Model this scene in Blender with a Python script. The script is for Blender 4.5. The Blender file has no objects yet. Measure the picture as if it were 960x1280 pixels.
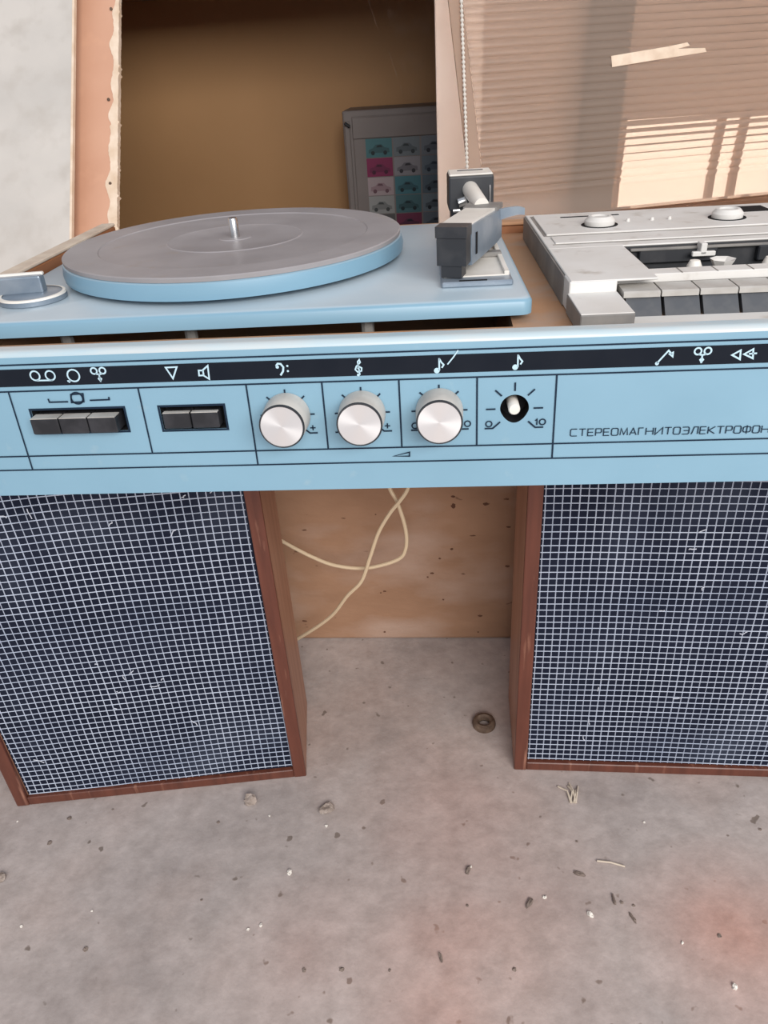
import bpy, bmesh, math, random
import numpy as np
from mathutils import Vector, Matrix

random.seed(7)
sc = bpy.context.scene
col = sc.collection
PI = math.pi

# ------------------------------------------------------------------ camera
# scene frame: X along the front panel, Y away from the viewer, Z up.
# Everything is authored with Z = 0 at the bottom edge of the front panel; HF lifts it above the floor.
HF = 0.43
CAM = dict(yaw=-0.0967, pitch=0.5425, roll=-0.0669, pos=np.array([0.1053, -0.3666, 0.2062]), f=925.526)
TILT = 0.0405                                    # backward lean of the front panel

def cam_axes():
    y, p, r = CAM['yaw'], CAM['pitch'], CAM['roll']
    f = np.array([math.sin(y)*math.cos(p), math.cos(y)*math.cos(p), -math.sin(p)])
    rt = np.array([math.cos(y), -math.sin(y), 0.0])
    up = np.cross(rt, f)
    return f, math.cos(r)*rt+math.sin(r)*up, -math.sin(r)*rt+math.cos(r)*up
CF, CR, CU = cam_axes()
cd = bpy.data.cameras.new('camera')
cam = bpy.data.objects.new('camera', cd); col.objects.link(cam)
cd.sensor_fit = 'HORIZONTAL'; cd.sensor_width = 36.0; cd.lens = 36.0*CAM['f']/960.0
cd.clip_start = 0.01; cd.clip_end = 60
M = Matrix.Identity(4)
for i, ax in enumerate((CR, CU, -CF)):
    for k in range(3): M[k][i] = ax[k]
M.translation = Vector((CAM['pos'][0], CAM['pos'][1], CAM['pos'][2]+HF))
cam.matrix_world = M
sc.camera = cam

# ------------------------------------------------------------------ light
world = bpy.data.worlds.new('daylight'); sc.world = world; world.use_nodes = True
bg = world.node_tree.nodes['Background']
bg.inputs[0].default_value = (0.86, 0.90, 1.0, 1); bg.inputs[1].default_value = 0.66

def area(name, loc, target, sx, sy, power, color):
    l = bpy.data.lights.new(name, 'AREA'); l.shape = 'RECTANGLE'; l.size = sx; l.size_y = sy
    l.energy = power; l.color = color
    o = bpy.data.objects.new(name, l); col.objects.link(o)
    o.location = (loc[0], loc[1], loc[2]+HF)
    d = Vector(target)-Vector(loc); o.rotation_euler = d.to_track_quat('-Z', 'Y').to_euler()
    return o
area('doorway_daylight_offscreen', (0.85, -1.80, 1.05), (0.1, 0.15, -0.15), 1.9, 0.9, 66, (1.0, 0.965, 0.93))

vs = sc.view_settings
vs.view_transform = 'Standard'; vs.look = 'None'; vs.gamma = 1.0; vs.exposure = 0.0; vs.use_curve_mapping = False

# ------------------------------------------------------------------ pixel -> place
def ray(px, py): return CF+CR*(px-480)/CAM['f']+CU*(640-py)/CAM['f']
def atz(px, py, z):
    d = ray(px, py); return CAM['pos']+d*(z-CAM['pos'][2])/d[2]
def aty(px, py, y):
    d = ray(px, py); return CAM['pos']+d*(y-CAM['pos'][1])/d[1]
SA, CA = math.sin(TILT), math.cos(TILT)
def pan(px, py):
    d = ray(px, py); n = np.array([0, CA, -SA]); P = CAM['pos']-d*(CAM['pos']@n)/(d@n)
    return (P[0], P[2]/CA)
def PP(u, v, n=0.0): return Vector((u, v*SA-n*CA, v*CA+n*SA))

# ------------------------------------------------------------------ materials
def mat(name, c, rough=0.5, metal=0.0, c2=None, scale=20.0, detail=6.0, lo_=0.35, hi=0.7, bump=0.0, bscale=None,
        stretch=(1, 1, 1), coat=0.0, speck=None, aniso=0.0, dirt=None):
    m = bpy.data.materials.new(name); m.use_nodes = True
    nt = m.node_tree; N = nt.nodes; L = nt.links; b = N['Principled BSDF']
    b.inputs['Base Color'].default_value = (*c, 1); b.inputs['Roughness'].default_value = rough
    b.inputs['Metallic'].default_value = metal; b.inputs['Coat Weight'].default_value = coat
    tc = N.new('ShaderNodeTexCoord'); mp = N.new('ShaderNodeMapping'); mp.inputs['Scale'].default_value = stretch
    L.new(tc.outputs['Object'], mp.inputs[0])
    last = None
    def mixin(sc_, det, l, h, cc, prev):
        n = N.new('ShaderNodeTexNoise'); n.inputs['Scale'].default_value = sc_; n.inputs['Detail'].default_value = det
        L.new(mp.outputs[0], n.inputs['Vector'])
        mr = N.new('ShaderNodeMapRange'); mr.inputs[1].default_value = l; mr.inputs[2].default_value = h
        L.new(n.outputs[0], mr.inputs[0])
        mx = N.new('ShaderNodeMix'); mx.data_type = 'RGBA'
        L.new(mr.outputs[0], mx.inputs[0])
        if prev is None: mx.inputs[6].default_value = (*c, 1)
        else: L.new(prev, mx.inputs[6])
        mx.inputs[7].default_value = (*cc, 1)
        return mx.outputs[2]
    if c2: last = mixin(scale, detail, lo_, hi, c2, last)
    if dirt: last = mixin(dirt[1], 5, dirt[2], dirt[3], dirt[0], last)
    if speck: last = mixin(speck[1], 2, speck[2], speck[2]+0.04, speck[0], last)
    if last is not None: L.new(last, b.inputs['Base Color'])
    if bump:
        n = N.new('ShaderNodeTexNoise'); n.inputs['Scale'].default_value = bscale or scale*2; n.inputs['Detail'].default_value = 7
        L.new(mp.outputs[0], n.inputs['Vector'])
        bp = N.new('ShaderNodeBump'); bp.inputs['Strength'].default_value = bump; bp.inputs['Distance'].default_value = 0.004
        L.new(n.outputs[0], bp.inputs['Height']); L.new(bp.outputs[0], b.inputs['Normal'])
    if aniso:
        b.inputs['Anisotropic'].default_value = aniso
        t = N.new('ShaderNodeTangent'); t.direction_type = 'RADIAL'; t.axis = 'Z'
        L.new(t.outputs[0], b.inputs['Tangent'])
    return m

def s2l(r, g, b):
    f = lambda x: (x/255/12.92) if x/255 <= 0.04045 else ((x/255+0.055)/1.055)**2.4
    return (f(r), f(g), f(b))

MAT = {}
MAT['blue'] = mat('pale_blue_paint', s2l(126, 162, 181), 0.38, c2=s2l(120, 156, 175), scale=14, dirt=(s2l(150, 172, 180), 60, 0.66, 0.95))
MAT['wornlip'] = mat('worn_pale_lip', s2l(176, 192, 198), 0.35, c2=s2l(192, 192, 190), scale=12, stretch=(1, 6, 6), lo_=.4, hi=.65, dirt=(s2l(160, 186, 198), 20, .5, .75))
MAT['deckblue'] = mat('dusty_blue_paint', s2l(122, 158, 178), 0.36, c2=s2l(116, 152, 172), scale=9)
def settle_dust(m, c, amount, scale=12):
    """dust lying on the upward faces"""
    nt = m.node_tree; N = nt.nodes; L = nt.links; b = N['Principled BSDF']
    g = N.new('ShaderNodeNewGeometry'); sp = N.new('ShaderNodeSeparateXYZ'); L.new(g.outputs['Normal'], sp.inputs[0])
    m1 = N.new('ShaderNodeMapRange'); m1.inputs[1].default_value = 0.75; m1.inputs[2].default_value = 0.98; L.new(sp.outputs[2], m1.inputs[0])
    tc = N.new('ShaderNodeTexCoord'); n = N.new('ShaderNodeTexNoise'); n.inputs['Scale'].default_value = scale; n.inputs['Detail'].default_value = 6; L.new(tc.outputs['Object'], n.inputs['Vector'])
    m2 = N.new('ShaderNodeMapRange'); m2.inputs[1].default_value = 0.3; m2.inputs[2].default_value = 0.7; m2.inputs[3].default_value = amount*.6; m2.inputs[4].default_value = amount; L.new(n.outputs[0], m2.inputs[0])
    mu = N.new('ShaderNodeMath'); mu.operation = 'MULTIPLY'; L.new(m1.outputs[0], mu.inputs[0]); L.new(m2.outputs[0], mu.inputs[1])
    mx = N.new('ShaderNodeMix'); mx.data_type = 'RGBA'; L.new(mu.outputs[0], mx.inputs[0])
    L.new(b.inputs['Base Color'].links[0].from_socket, mx.inputs[6]); mx.inputs[7].default_value = (*c, 1)
    L.new(mx.outputs[2], b.inputs['Base Color'])
settle_dust(MAT['deckblue'], s2l(192, 200, 204), 0.85)
MAT['navy'] = mat('navy_print', s2l(20, 25, 34), 0.75, c2=s2l(26, 30, 38), scale=40)
MAT['line'] = mat('dark_line_print', s2l(28, 42, 58), 0.5)
MAT['palemark'] = mat('pale_blue_print', s2l(176, 204, 216), 0.5)
MAT['black'] = mat('black_plastic', s2l(40, 42, 46), 0.45, c2=s2l(62, 62, 64), scale=60, lo_=0.5, hi=0.8)
MAT['void'] = mat('black_plastic_and_slot_shade', s2l(32, 32, 34), 0.8)  # black recesses; also flat strips painted for the shade inside slots
MAT['button'] = mat('grey_black_button', s2l(28, 29, 33), 0.5, c2=s2l(50, 50, 54), scale=90, lo_=0.45, hi=0.75)
MAT['greyplastic'] = mat('dusty_grey_plastic', s2l(212, 210, 206), 0.6, c2=s2l(198, 194, 188), scale=22, lo_=0.35, hi=0.75, dirt=(s2l(160, 150, 138), 70, 0.6, 0.9))
MAT['greyside'] = mat('dark_grey_plastic', s2l(112, 110, 108), 0.5, c2=s2l(140, 136, 130), scale=40)
MAT['key'] = mat('key_charcoal', s2l(70, 73, 78), 0.5, c2=s2l(98, 98, 98), scale=60, lo_=0.45, hi=0.8)
MAT['keytop'] = mat('key_dusty_top', s2l(182, 179, 174), 0.6, c2=s2l(158, 153, 146), scale=50)
MAT['mat'] = mat('rubber_mat', s2l(152, 148, 149), 0.5, c2=s2l(140, 136, 137), scale=26, dirt=(s2l(146, 138, 132), 90, 0.6, 0.85))
MAT['steel'] = mat('bright_steel', s2l(205, 205, 205), 0.25, 1.0)
MAT['spun'] = mat('spun_aluminium', s2l(240, 240, 240), 0.30, 0.75, aniso=0.8)
MAT['ivory'] = mat('ivory_knob_side', s2l(205, 200, 192), 0.5, c2=s2l(180, 174, 166), scale=60)
MAT['bluegrey'] = mat('blue_grey_metal', s2l(120, 134, 148), 0.32, 0.35, c2=s2l(150, 160, 170), scale=45)
MAT['white'] = mat('white_plastic', s2l(226, 222, 214), 0.45, c2=s2l(208, 202, 192), scale=30)
MAT['brownboard'] = mat('dusty_brown_board', s2l(172, 124, 86), 0.7, c2=s2l(172, 138, 110), scale=14, dirt=(s2l(162, 140, 124), 35, 0.5, 0.8), bump=0.15, bscale=80)
MAT['rimwood'] = mat('orange_brown_wood', s2l(150, 98, 62), 0.55, c2=s2l(132, 84, 52), scale=25, stretch=(4, 0.6, 4))
MAT['rimedge'] = mat('pale_chipped_edge', s2l(206, 192, 174), 0.7, c2=s2l(186, 168, 150), scale=50)
MAT['mahogany'] = mat('mahogany_veneer', s2l(106, 60, 46), 0.42, c2=s2l(84, 46, 35), scale=22, stretch=(5, 5, 0.5), lo_=0.3, hi=0.7, dirt=(s2l(158, 112, 92), 30, 0.6, 0.8))
MAT['veneer_side'] = mat('worn_brown_veneer', s2l(168, 122, 98), 0.45, c2=s2l(148, 102, 80), scale=14, stretch=(5, 5, 0.4))
MAT['cloth'] = mat('navy_speaker_cloth', s2l(24, 28, 42), 1.0, c2=s2l(31, 35, 50), scale=14, dirt=(s2l(62, 68, 82), 8, 0.55, 0.9))
MAT['thread'] = mat('white_thread', s2l(188, 196, 210), 0.8, c2=s2l(160, 170, 188), scale=12)
MAT['cable'] = mat('cream_cable', s2l(212, 190, 158), 0.5)
MAT['lint'] = mat('white_lint', s2l(200, 204, 214), 0.9)

for k_ in ('navy', 'line', 'cloth', 'void'):
    MAT[k_].node_tree.nodes['Principled BSDF'].inputs['Specular IOR Level'].default_value = 0.12
def concrete():
    m = mat('dusty_concrete', s2l(184, 173, 168), 0.85, c2=s2l(164, 154, 150), scale=9, lo_=0.35, hi=0.7,
            dirt=(s2l(178, 160, 152), 6, 0.5, 0.8), speck=(s2l(128, 116, 108), 70, 0.70), bump=0.22, bscale=90)
    nt = m.node_tree; N = nt.nodes; L = nt.links; b = N['Principled BSDF']; tc = N.new('ShaderNodeTexCoord')
    prev = b.inputs['Base Color'].links[0].from_socket
    n = N.new('ShaderNodeTexNoise'); n.inputs['Scale'].default_value = 9; n.inputs['Detail'].default_value = 8; L.new(tc.outputs['Object'], n.inputs['Vector'])
    for px, py, rad, amt in ((925, 1170, .10, .9), (560, 1235, .085, .7), (600, 1140, .16, .35), (560, 1000, .10, .35), (380, 1200, .09, .3)):   # brick-red dust stains
        c = atz(px, py, -HF)
        d = N.new('ShaderNodeVectorMath'); d.operation = 'DISTANCE'; L.new(tc.outputs['Object'], d.inputs[0]); d.inputs[1].default_value = (c[0], c[1], -HF)
        mr = N.new('ShaderNodeMapRange'); mr.inputs[1].default_value = rad; mr.inputs[2].default_value = 0.0; mr.inputs[4].default_value = 1.0; L.new(d.outputs['Value'], mr.inputs[0])
        mu = N.new('ShaderNodeMath'); mu.operation = 'MULTIPLY'; L.new(mr.outputs[0], mu.inputs[0]); L.new(n.outputs[0], mu.inputs[1])
        ma = N.new('ShaderNodeMath'); ma.operation = 'MULTIPLY'; ma.inputs[1].default_value = amt*1.5; ma.use_clamp = True; L.new(mu.outputs[0], ma.inputs[0])
        mx = N.new('ShaderNodeMix'); mx.data_type = 'RGBA'; L.new(ma.outputs[0], mx.inputs[0]); L.new(prev, mx.inputs[6]); mx.inputs[7].default_value = (*s2l(196, 148, 132), 1)
        prev = mx.outputs[2]
    n2 = N.new('ShaderNodeTexNoise'); n2.inputs['Scale'].default_value = 42; n2.inputs['Detail'].default_value = 10; n2.inputs['Roughness'].default_value = .7; L.new(tc.outputs['Object'], n2.inputs['Vector'])
    mr = N.new('ShaderNodeMapRange'); mr.inputs[1].default_value = .35; mr.inputs[2].default_value = .68; L.new(n2.outputs[0], mr.inputs[0])
    mg = N.new('ShaderNodeMix'); mg.data_type = 'RGBA'; mg.blend_type = 'MULTIPLY'; mg.inputs[0].default_value = 1.0
    cr = N.new('ShaderNodeMix'); cr.data_type = 'RGBA'; L.new(mr.outputs[0], cr.inputs[0]); cr.inputs[6].default_value = (.80, .79, .78, 1); cr.inputs[7].default_value = (1.08, 1.08, 1.08, 1)
    L.new(prev, mg.inputs[6]); L.new(cr.outputs[2], mg.inputs[7]); L.new(mg.outputs[2], b.inputs['Base Color'])
    return m
MAT['floor'] = concrete()
MAT['lowwall'] = mat('brown_stained_plaster', s2l(170, 132, 104), 0.85, c2=s2l(148, 112, 86), scale=6, stretch=(1, 1, 2),
                     speck=(s2l(78, 46, 30), 30, 0.70), dirt=(s2l(180, 152, 134), 7, 0.5, 0.75), bump=0.3, bscale=40)
MAT['backwall'] = mat('ochre_painted_wall', s2l(214, 166, 116), 0.6, c2=s2l(204, 156, 106), scale=2.5, bump=0.05, bscale=40)
MAT['darkboard'] = mat('dark_stained_board', s2l(58, 44, 36), 0.8, c2=s2l(46, 36, 30), scale=10)
MAT['mudspot'] = mat('dark_mud', s2l(92, 60, 44), 0.9, c2=s2l(112, 78, 58), scale=120)
MAT['paleplaster'] = mat('dusty_pale_brown_plaster', s2l(190, 164, 146), 0.8, c2=s2l(172, 146, 128), scale=6)
MAT['greyboard'] = mat('grey_plaster_board', s2l(204, 198, 190), 0.8, c2=s2l(190, 185, 178), scale=12, speck=(s2l(90, 84, 80), 40, 0.77), dirt=(s2l(184, 177, 168), 34, 0.5, 0.8), bump=0.08, bscale=60)
MAT['cream'] = mat('cream_raw_edge', s2l(234, 214, 192), 0.8, c2=s2l(214, 188, 160), scale=60)
MAT['hardboard'] = mat('orange_brown_hardboard', s2l(212, 164, 136), 0.42, c2=s2l(200, 150, 122), scale=9, dirt=(s2l(216, 166, 136), 40, 0.55, 0.8))
MAT['post'] = mat('off_white_paint', s2l(245, 226, 212), 0.6, c2=s2l(238, 216, 200), scale=12)
MAT['tape'] = mat('yellowed_paper_tape', s2l(228, 208, 186), 0.7, c2=s2l(208, 184, 160), scale=70)
MAT['cupboard'] = mat('taupe_painted_metal', s2l(160, 150, 146), 0.5, c2=s2l(148, 138, 134), scale=8)
MAT['rust'] = mat('rusty_brown_iron', s2l(88, 70, 58), 0.7, 0.2, c2=s2l(120, 100, 84), scale=120, bump=0.3, bscale=300)
MAT['stone'] = mat('pale_rubble', s2l(172, 158, 148), 0.9, c2=s2l(130, 116, 106), scale=200, bump=0.4, bscale=400)
MAT['chip'] = mat('white_chip', s2l(222, 216, 206), 0.7)
MAT['straw'] = mat('dry_straw', s2l(200, 186, 168), 0.8)
MAT['bark'] = mat('dark_bark_scrap', s2l(112, 98, 90), 0.9, c2=s2l(138, 124, 114), scale=200)
MAT['batten'] = mat('batten_wood', s2l(150, 106, 74), 0.7, c2=s2l(126, 86, 58), scale=20, stretch=(0.6, 5, 5))

def lid_material(ribbed):
    m = bpy.data.materials.new('smoked_acrylic'); m.use_nodes = True
    nt = m.node_tree; N = nt.nodes; L = nt.links; b = N['Principled BSDF']; out = N['Material Output']
    tc = N.new('ShaderNodeTexCoord'); n = N.new('ShaderNodeTexNoise'); n.inputs['Scale'].default_value = 6; n.inputs['Detail'].default_value = 4
    L.new(tc.outputs['Object'], n.inputs['Vector'])
    mx = N.new('ShaderNodeMix'); mx.data_type = 'RGBA'; L.new(n.outputs[0], mx.inputs[0])
    mx.inputs[6].default_value = (*s2l(180, 160, 144), 1); mx.inputs[7].default_value = (*s2l(160, 140, 124), 1)
    L.new(mx.outputs[2], b.inputs['Base Color'])
    b.inputs['Roughness'].default_value = 0.28; b.inputs['IOR'].default_value = 1.49
    t = N.new('ShaderNodeBsdfRefraction' if ribbed else 'ShaderNodeBsdfTransparent'); t.inputs[0].default_value = (0.93, 0.82, 0.74, 1)
    if ribbed: t.inputs['IOR'].default_value = 1.16; t.inputs['Roughness'].default_value = 0.06
    s = N.new('ShaderNodeMixShader'); s.inputs[0].default_value = 0.50
    L.new(t.outputs[0], s.inputs[1]); L.new(b.outputs[0], s.inputs[2]); L.new(s.outputs[0], out.inputs[0])
    return m
MAT['lid'] = lid_material(False); MAT['lidrib'] = lid_material(True)
def web_material():
    m = bpy.data.materials.new('cobweb'); m.use_nodes = True
    nt = m.node_tree; N = nt.nodes; L = nt.links; b = N['Principled BSDF']; out = N['Material Output']
    b.inputs['Base Color'].default_value = (*s2l(190, 180, 175), 1); b.inputs['Roughness'].default_value = 0.9
    tc = N.new('ShaderNodeTexCoord'); n = N.new('ShaderNodeTexNoise'); n.inputs['Scale'].default_value = 45; n.inputs['Detail'].default_value = 8
    L.new(tc.outputs['Object'], n.inputs['Vector'])
    mr = N.new('ShaderNodeMapRange'); mr.inputs[1].default_value = 0.45; mr.inputs[2].default_value = 0.85; mr.inputs[4].default_value = 0.09
    L.new(n.outputs[0], mr.inputs[0])
    t = N.new('ShaderNodeBsdfTransparent'); s = N.new('ShaderNodeMixShader')
    L.new(mr.outputs[0], s.inputs[0]); L.new(t.outputs[0], s.inputs[1]); L.new(b.outputs[0], s.inputs[2]); L.new(s.outputs[0], out.inputs[0])
    return m
MAT['web'] = web_material()
def glow(name, c, s):
    m = bpy.data.materials.new(name); m.use_nodes = True
    b = m.node_tree.nodes['Principled BSDF']; b.inputs['Base Color'].default_value = (*c, 1)
    b.inputs['Emission Color'].default_value = (*c, 1); b.inputs['Emission Strength'].default_value = s
    return m
MAT['daypane'] = glow('daylit_window_pane', (1.0, 0.88, 0.76), 1.25)

# ------------------------------------------------------------------ mesh helpers
def lift(o):
    if o.parent is None: o.location.z += HF
def obj(name, bm, m, parent=None, smooth=False, sharp=40):
    me = bpy.data.meshes.new(name)
    bmesh.ops.recalc_face_normals(bm, faces=bm.faces)
    if smooth:
        for f in bm.faces: f.smooth = True
        for e in bm.edges:
            if len(e.link_faces) == 2 and e.calc_face_angle(0) > math.radians(sharp): e.smooth = False
    bm.to_mesh(me); bm.free()
    me.materials.append(MAT[m] if isinstance(m, str) else m)
    o = bpy.data.objects.new(name, me); col.objects.link(o)
    if parent is not None:
        o.parent = parent
        if parent.get('_world'):                       # parts authored in place
            o.matrix_parent_inverse = Matrix.Translation(-Vector(parent['_world']))
    else:
        o.location.z += HF
    return o
def tag(o, label, cat, group=None):
    o['label'] = label; o['category'] = cat
    if group: o['group'] = group
    return o
def root(name, loc, label, cat, group=None, inplace=True, rz=0.0):
    o = bpy.data.objects.new(name, None); col.objects.link(o); o.empty_display_size = 0.05
    o.location = (loc[0], loc[1], loc[2]+HF); o.rotation_euler.z = rz
    if inplace: o['_world'] = tuple(float(c) for c in loc)
    return tag(o, label, cat, group)
def struct(name, bm, m, parent=None, smooth=False):
    o = obj(name, bm, m, parent, smooth)
    if parent is None: o['kind'] = 'structure'
    return o
def B(): return bmesh.new()
def box(bm, x0, x1, y0, y1, z0, z1, bev=0.0, seg=2, mtx=None):
    r = bmesh.ops.create_cube(bm, size=1.0); v = r['verts']
    for q in v: q.co = Vector((x0+(x1-x0)*(q.co.x+.5), y0+(y1-y0)*(q.co.y+.5), z0+(z1-z0)*(q.co.z+.5)))
    if bev:
        es = list({e for q in v for e in q.link_edges})
        r = bmesh.ops.bevel(bm, geom=es, offset=bev, segments=seg, profile=0.5, affect='EDGES')
        v = list({w for f in r['faces'] for w in f.verts} | {q for q in v if q.is_valid})
    if mtx is not None:
        for q in v: q.co = mtx @ q.co
    return v
def lathe(bm, prof, seg=48, mtx=None, cap=True):
    rings = []
    for r, z in prof:
        ring = []
        for k in range(seg):
            a = 2*PI*k/seg; p = Vector((r*math.cos(a), r*math.sin(a), z))
            ring.append(bm.verts.new(mtx @ p if mtx is not None else p))
        rings.append(ring)
    for a, b in zip(rings, rings[1:]):
        for k in range(seg): bm.faces.new((a[k], a[(k+1) % seg], b[(k+1) % seg], b[k]))
    if cap:
        bm.faces.new(rings[0][::-1]); bm.faces.new(rings[-1])
def prism(bm, poly, d, mtx=None):
    """poly: list of 3D points (planar); d: extrusion vector"""
    d = Vector(d)
    f = (lambda p: mtx @ p) if mtx is not None else (lambda p: p)
    a = [bm.verts.new(f(Vector(p))) for p in poly]; b = [bm.verts.new(f(Vector(p)+d)) for p in poly]
    bm.faces.new(a); bm.faces.new(b[::-1])
    n = len(a)
    for k in range(n): bm.faces.new((a[k], b[k], b[(k+1) % n], a[(k+1) % n]))
def tube(bm, pts, r, seg=8, cap=True):
    pts = [Vector(p) for p in pts]; rings = []; n0 = None
    for i, p in enumerate(pts):
        t = (pts[min(i+1, len(pts)-1)]-pts[max(i-1, 0)]).normalized()
        if n0 is None:
            n0 = t.orthogonal().normalized()
        n0 = (n0-t*n0.dot(t)).normalized(); b = t.cross(n0)
        rr = r[i] if isinstance(r, (list, tuple)) else r
        rings.append([bm.verts.new(p+(n0*math.cos(2*PI*k/seg)+b*math.sin(2*PI*k/seg))*rr) for k in range(seg)])
    for a, b in zip(rings, rings[1:]):
        for k in range(seg): bm.faces.new((a[k], a[(k+1) % seg], b[(k+1) % seg], b[k]))
    if cap: bm.faces.new(rings[0][::-1]); bm.faces.new(rings[-1])
def spline(pts, n=10):
    P = [Vector(p) for p in pts]; P = [2*P[0]-P[1]]+P+[2*P[-1]-P[-2]]; out = []
    for i in range(1, len(P)-2):
        for k in range(n):
            t = k/n; a, b, c, d = P[i-1:i+3]
            out.append(0.5*((2*b)+(c-a)*t+(2*a-5*b+4*c-d)*t*t+(3*b-a-3*c+d)*t*t*t))
    out.append(P[-2]); return out
def ribbon2d(pts, w, closed=False):
    P = [np.array(p, float) for p in pts]; n = len(P); L = []; R = []
    for i in range(n):
        if closed: a, b = P[i-1], P[(i+1) % n]
        else: a, b = P[max(i-1, 0)], P[min(i+1, n-1)]
        d0 = P[i]-a; d1 = b-P[i]
        l0 = np.linalg.norm(d0); l1 = np.linalg.norm(d1)
        d0 = d0/l0 if l0 > 1e-12 else d1/l1
        d1 = d1/l1 if l1 > 1e-12 else d0
        t = d0+d1; lt = np.linalg.norm(t); t = t/lt if lt > 1e-6 else d0
        nn = np.array([-t[1], t[0]]); c = max(0.45, abs(nn@np.array([-d0[1], d0[0]])))
        L.append(P[i]+nn*w/2/c); R.append(P[i]-nn*w/2/c)
    return L, R
def stroke(bm, pts, w, n=0.0004, closed=False, fn=None):
    """flat printed stroke on the front panel; pts in (u,v)"""
    fn = fn or (lambda q: PP(q[0], q[1], n))
    L, R = ribbon2d(pts, w, closed)
    lv = [bm.verts.new(fn(q)) for q in L]; rv = [bm.verts.new(fn(q)) for q in R]
    m = len(lv)
    for i in range(m if closed else m-1):
        j = (i+1) % m; bm.faces.new((lv[i], rv[i], rv[j], lv[j]))
def circ(c, r, n=20, a0=0, a1=2*PI, closed=True):
    k = n if closed else n+1
    return [(c[0]+r*math.cos(a0+(a1-a0)*i/n), c[1]+r*math.sin(a0+(a1-a0)*i/n)) for i in range(k)]
def fillpoly(bm, pts, n=0.0004, fn=None):
    fn = fn or (lambda q: PP(q[0], q[1], n))
    bm.faces.new([bm.verts.new(fn(q)) for q in pts])

# ================================================================== THE SETTING
bm = B(); box(bm, -2.6, 3.0, -2.6, 3.4, -HF-0.1, -HF); struct('floor', bm, 'floor')
bm = B(); box(bm, -1.6, 1.9, 0.366, 0.67, -HF, 0.02, 0.004); wl_ = struct('wall_low', bm, 'lowwall')
def wall_spot(x, y, w, h, seed):
    rnd = random.Random(seed); q = aty(350+x/3.097, 605+y/3.097, .366)
    if q[2] < -HF+.006: return
    bm = B(); pts = [(q[0]+w*rnd.uniform(.7, 1.25)*math.cos(2*PI*k/10), .3656, q[2]+h*rnd.uniform(.7, 1.25)*math.sin(2*PI*k/10)) for k in range(10)]
    prism(bm, pts, (0, .0012, 0)); obj('mud_spot', bm, 'mudspot', wl_)
for i_, (x, y, w, h) in enumerate(((670, 48, .0022, .0014), (671, 84, .0027, .0032), (797, 77, .0035, .0018), (878, 58, .0030, .0010), (885, 166, .0030, .0009), (665, 252, .0017, .0015),
        (618, 288, .0016, .0011), (588, 345, .0030, .0012), (572, 360, .0014, .0012), (405, 415, .0022, .0011), (390, 421, .0010, .0008), (632, 447, .0013, .0011), (775, 510, .0032, .0014), (767, 573, .0012, .0010),
        (880, 318, .0032, .0016), (95, 530, .0030, .0013), (405, 572, .0015, .0012), (258, 325, .0022, .0008), (95, 178, .0030, .0008), (745, 200, .0036, .0008), (370, 118, .0009, .0008))):
    wall_spot(x, y, w, h, i_)
bm = B(); box(bm, -1.6, 1.9, 1.70, 1.80, -HF, 1.5); struct('wall_back', bm, 'backwall')
bm = B(); box(bm, -1.7, -1.6, 0.366, 1.80, -HF, 1.5); struct('wall_left', bm, 'backwall')
bm = B(); box(bm, 1.9, 2.0, 0.366, 1.80, -HF, 1.5); struct('wall_right', bm, 'backwall')
bm = B(); box(bm, -1.7, 2.0, 0.85, 1.80, 0.75, 0.85); struct('ceiling', bm, 'brownboard')
bm = B(); box(bm, -1.6, 1.9, 0.85, 0.93, 0.50, 0.75); struct('added_shade_header', bm, 'brownboard')  # unseen header, added to limit the light reaching the back room
bm = B(); box(bm, -1.6, -0.46, 0.85, 0.93, -HF, 0.50); struct('wall_left_front', bm, 'backwall')
bm = B(); box(bm, 0.165, 1.9, 0.85, 0.93, -HF, 0.50); struct('wall_right_front', bm, 'paleplaster')
bm = B(); box(bm, -1.6, 1.9, 1.15, 1.70, 0.366, 0.386); struct('added_shade_shelf', bm, 'brownboard')  # unseen shelf, added so that its shadow darkens the upper back wall
p0 = aty(545.5, 140, 0.78)
bm = B(); box(bm, p0[0], p0[0]+0.07, 0.78, 0.84, -HF, 0.74, 0.002); struct('trim_2', bm, 'post')

# daylit window in the wall behind the smoked lid
YW = 0.85
wa = aty(786, 250, YW); wb = aty(905, 222, YW); wc = aty(934, 215, YW); wt = aty(870, 150, YW)[2]; wz = aty(870, 262, YW)[2]-.05
wr = bpy.data.objects.new('window_1', None); col.objects.link(wr); wr['kind'] = 'structure'
wr.location = (wa[0]+.2, YW, HF+wz); wr['_world'] = (float(wa[0]+.2), YW, float(wz))
bm = B(); box(bm, wa[0], wa[0]+.42, YW-.004, YW-.0005, wz, wt); obj('pane', bm, 'daypane', wr)
for xx, w in ((wa[0]-.008, .016), (wb[0], .0085), (wc[0], .0085), (wa[0]+.425, .016)):
    bm = B(); box(bm, xx-w/2, xx+w/2, YW-.016, YW-.0005, wz-.01, wt+.01, .001); obj('mullion', bm, 'brownboard', wr)
bm = B(); box(bm, wa[0]-.016, wa[0]+.433, YW-.016, YW-.0005, wt, wt+.018, .002); obj('window_head', bm, 'paleplaster', wr)

# dark upright plank beside the window, behind the lid
bm = B(); a = aty(738, 200, .80); b = aty(784, 200, .80)
box(bm, a[0], b[0], .80, .825, -HF, 0.305, 0.002)
tag(obj('upright_plank', bm, 'darkboard'), 'dark brown upright plank behind the smoked ribbed lid', 'plank')

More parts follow.
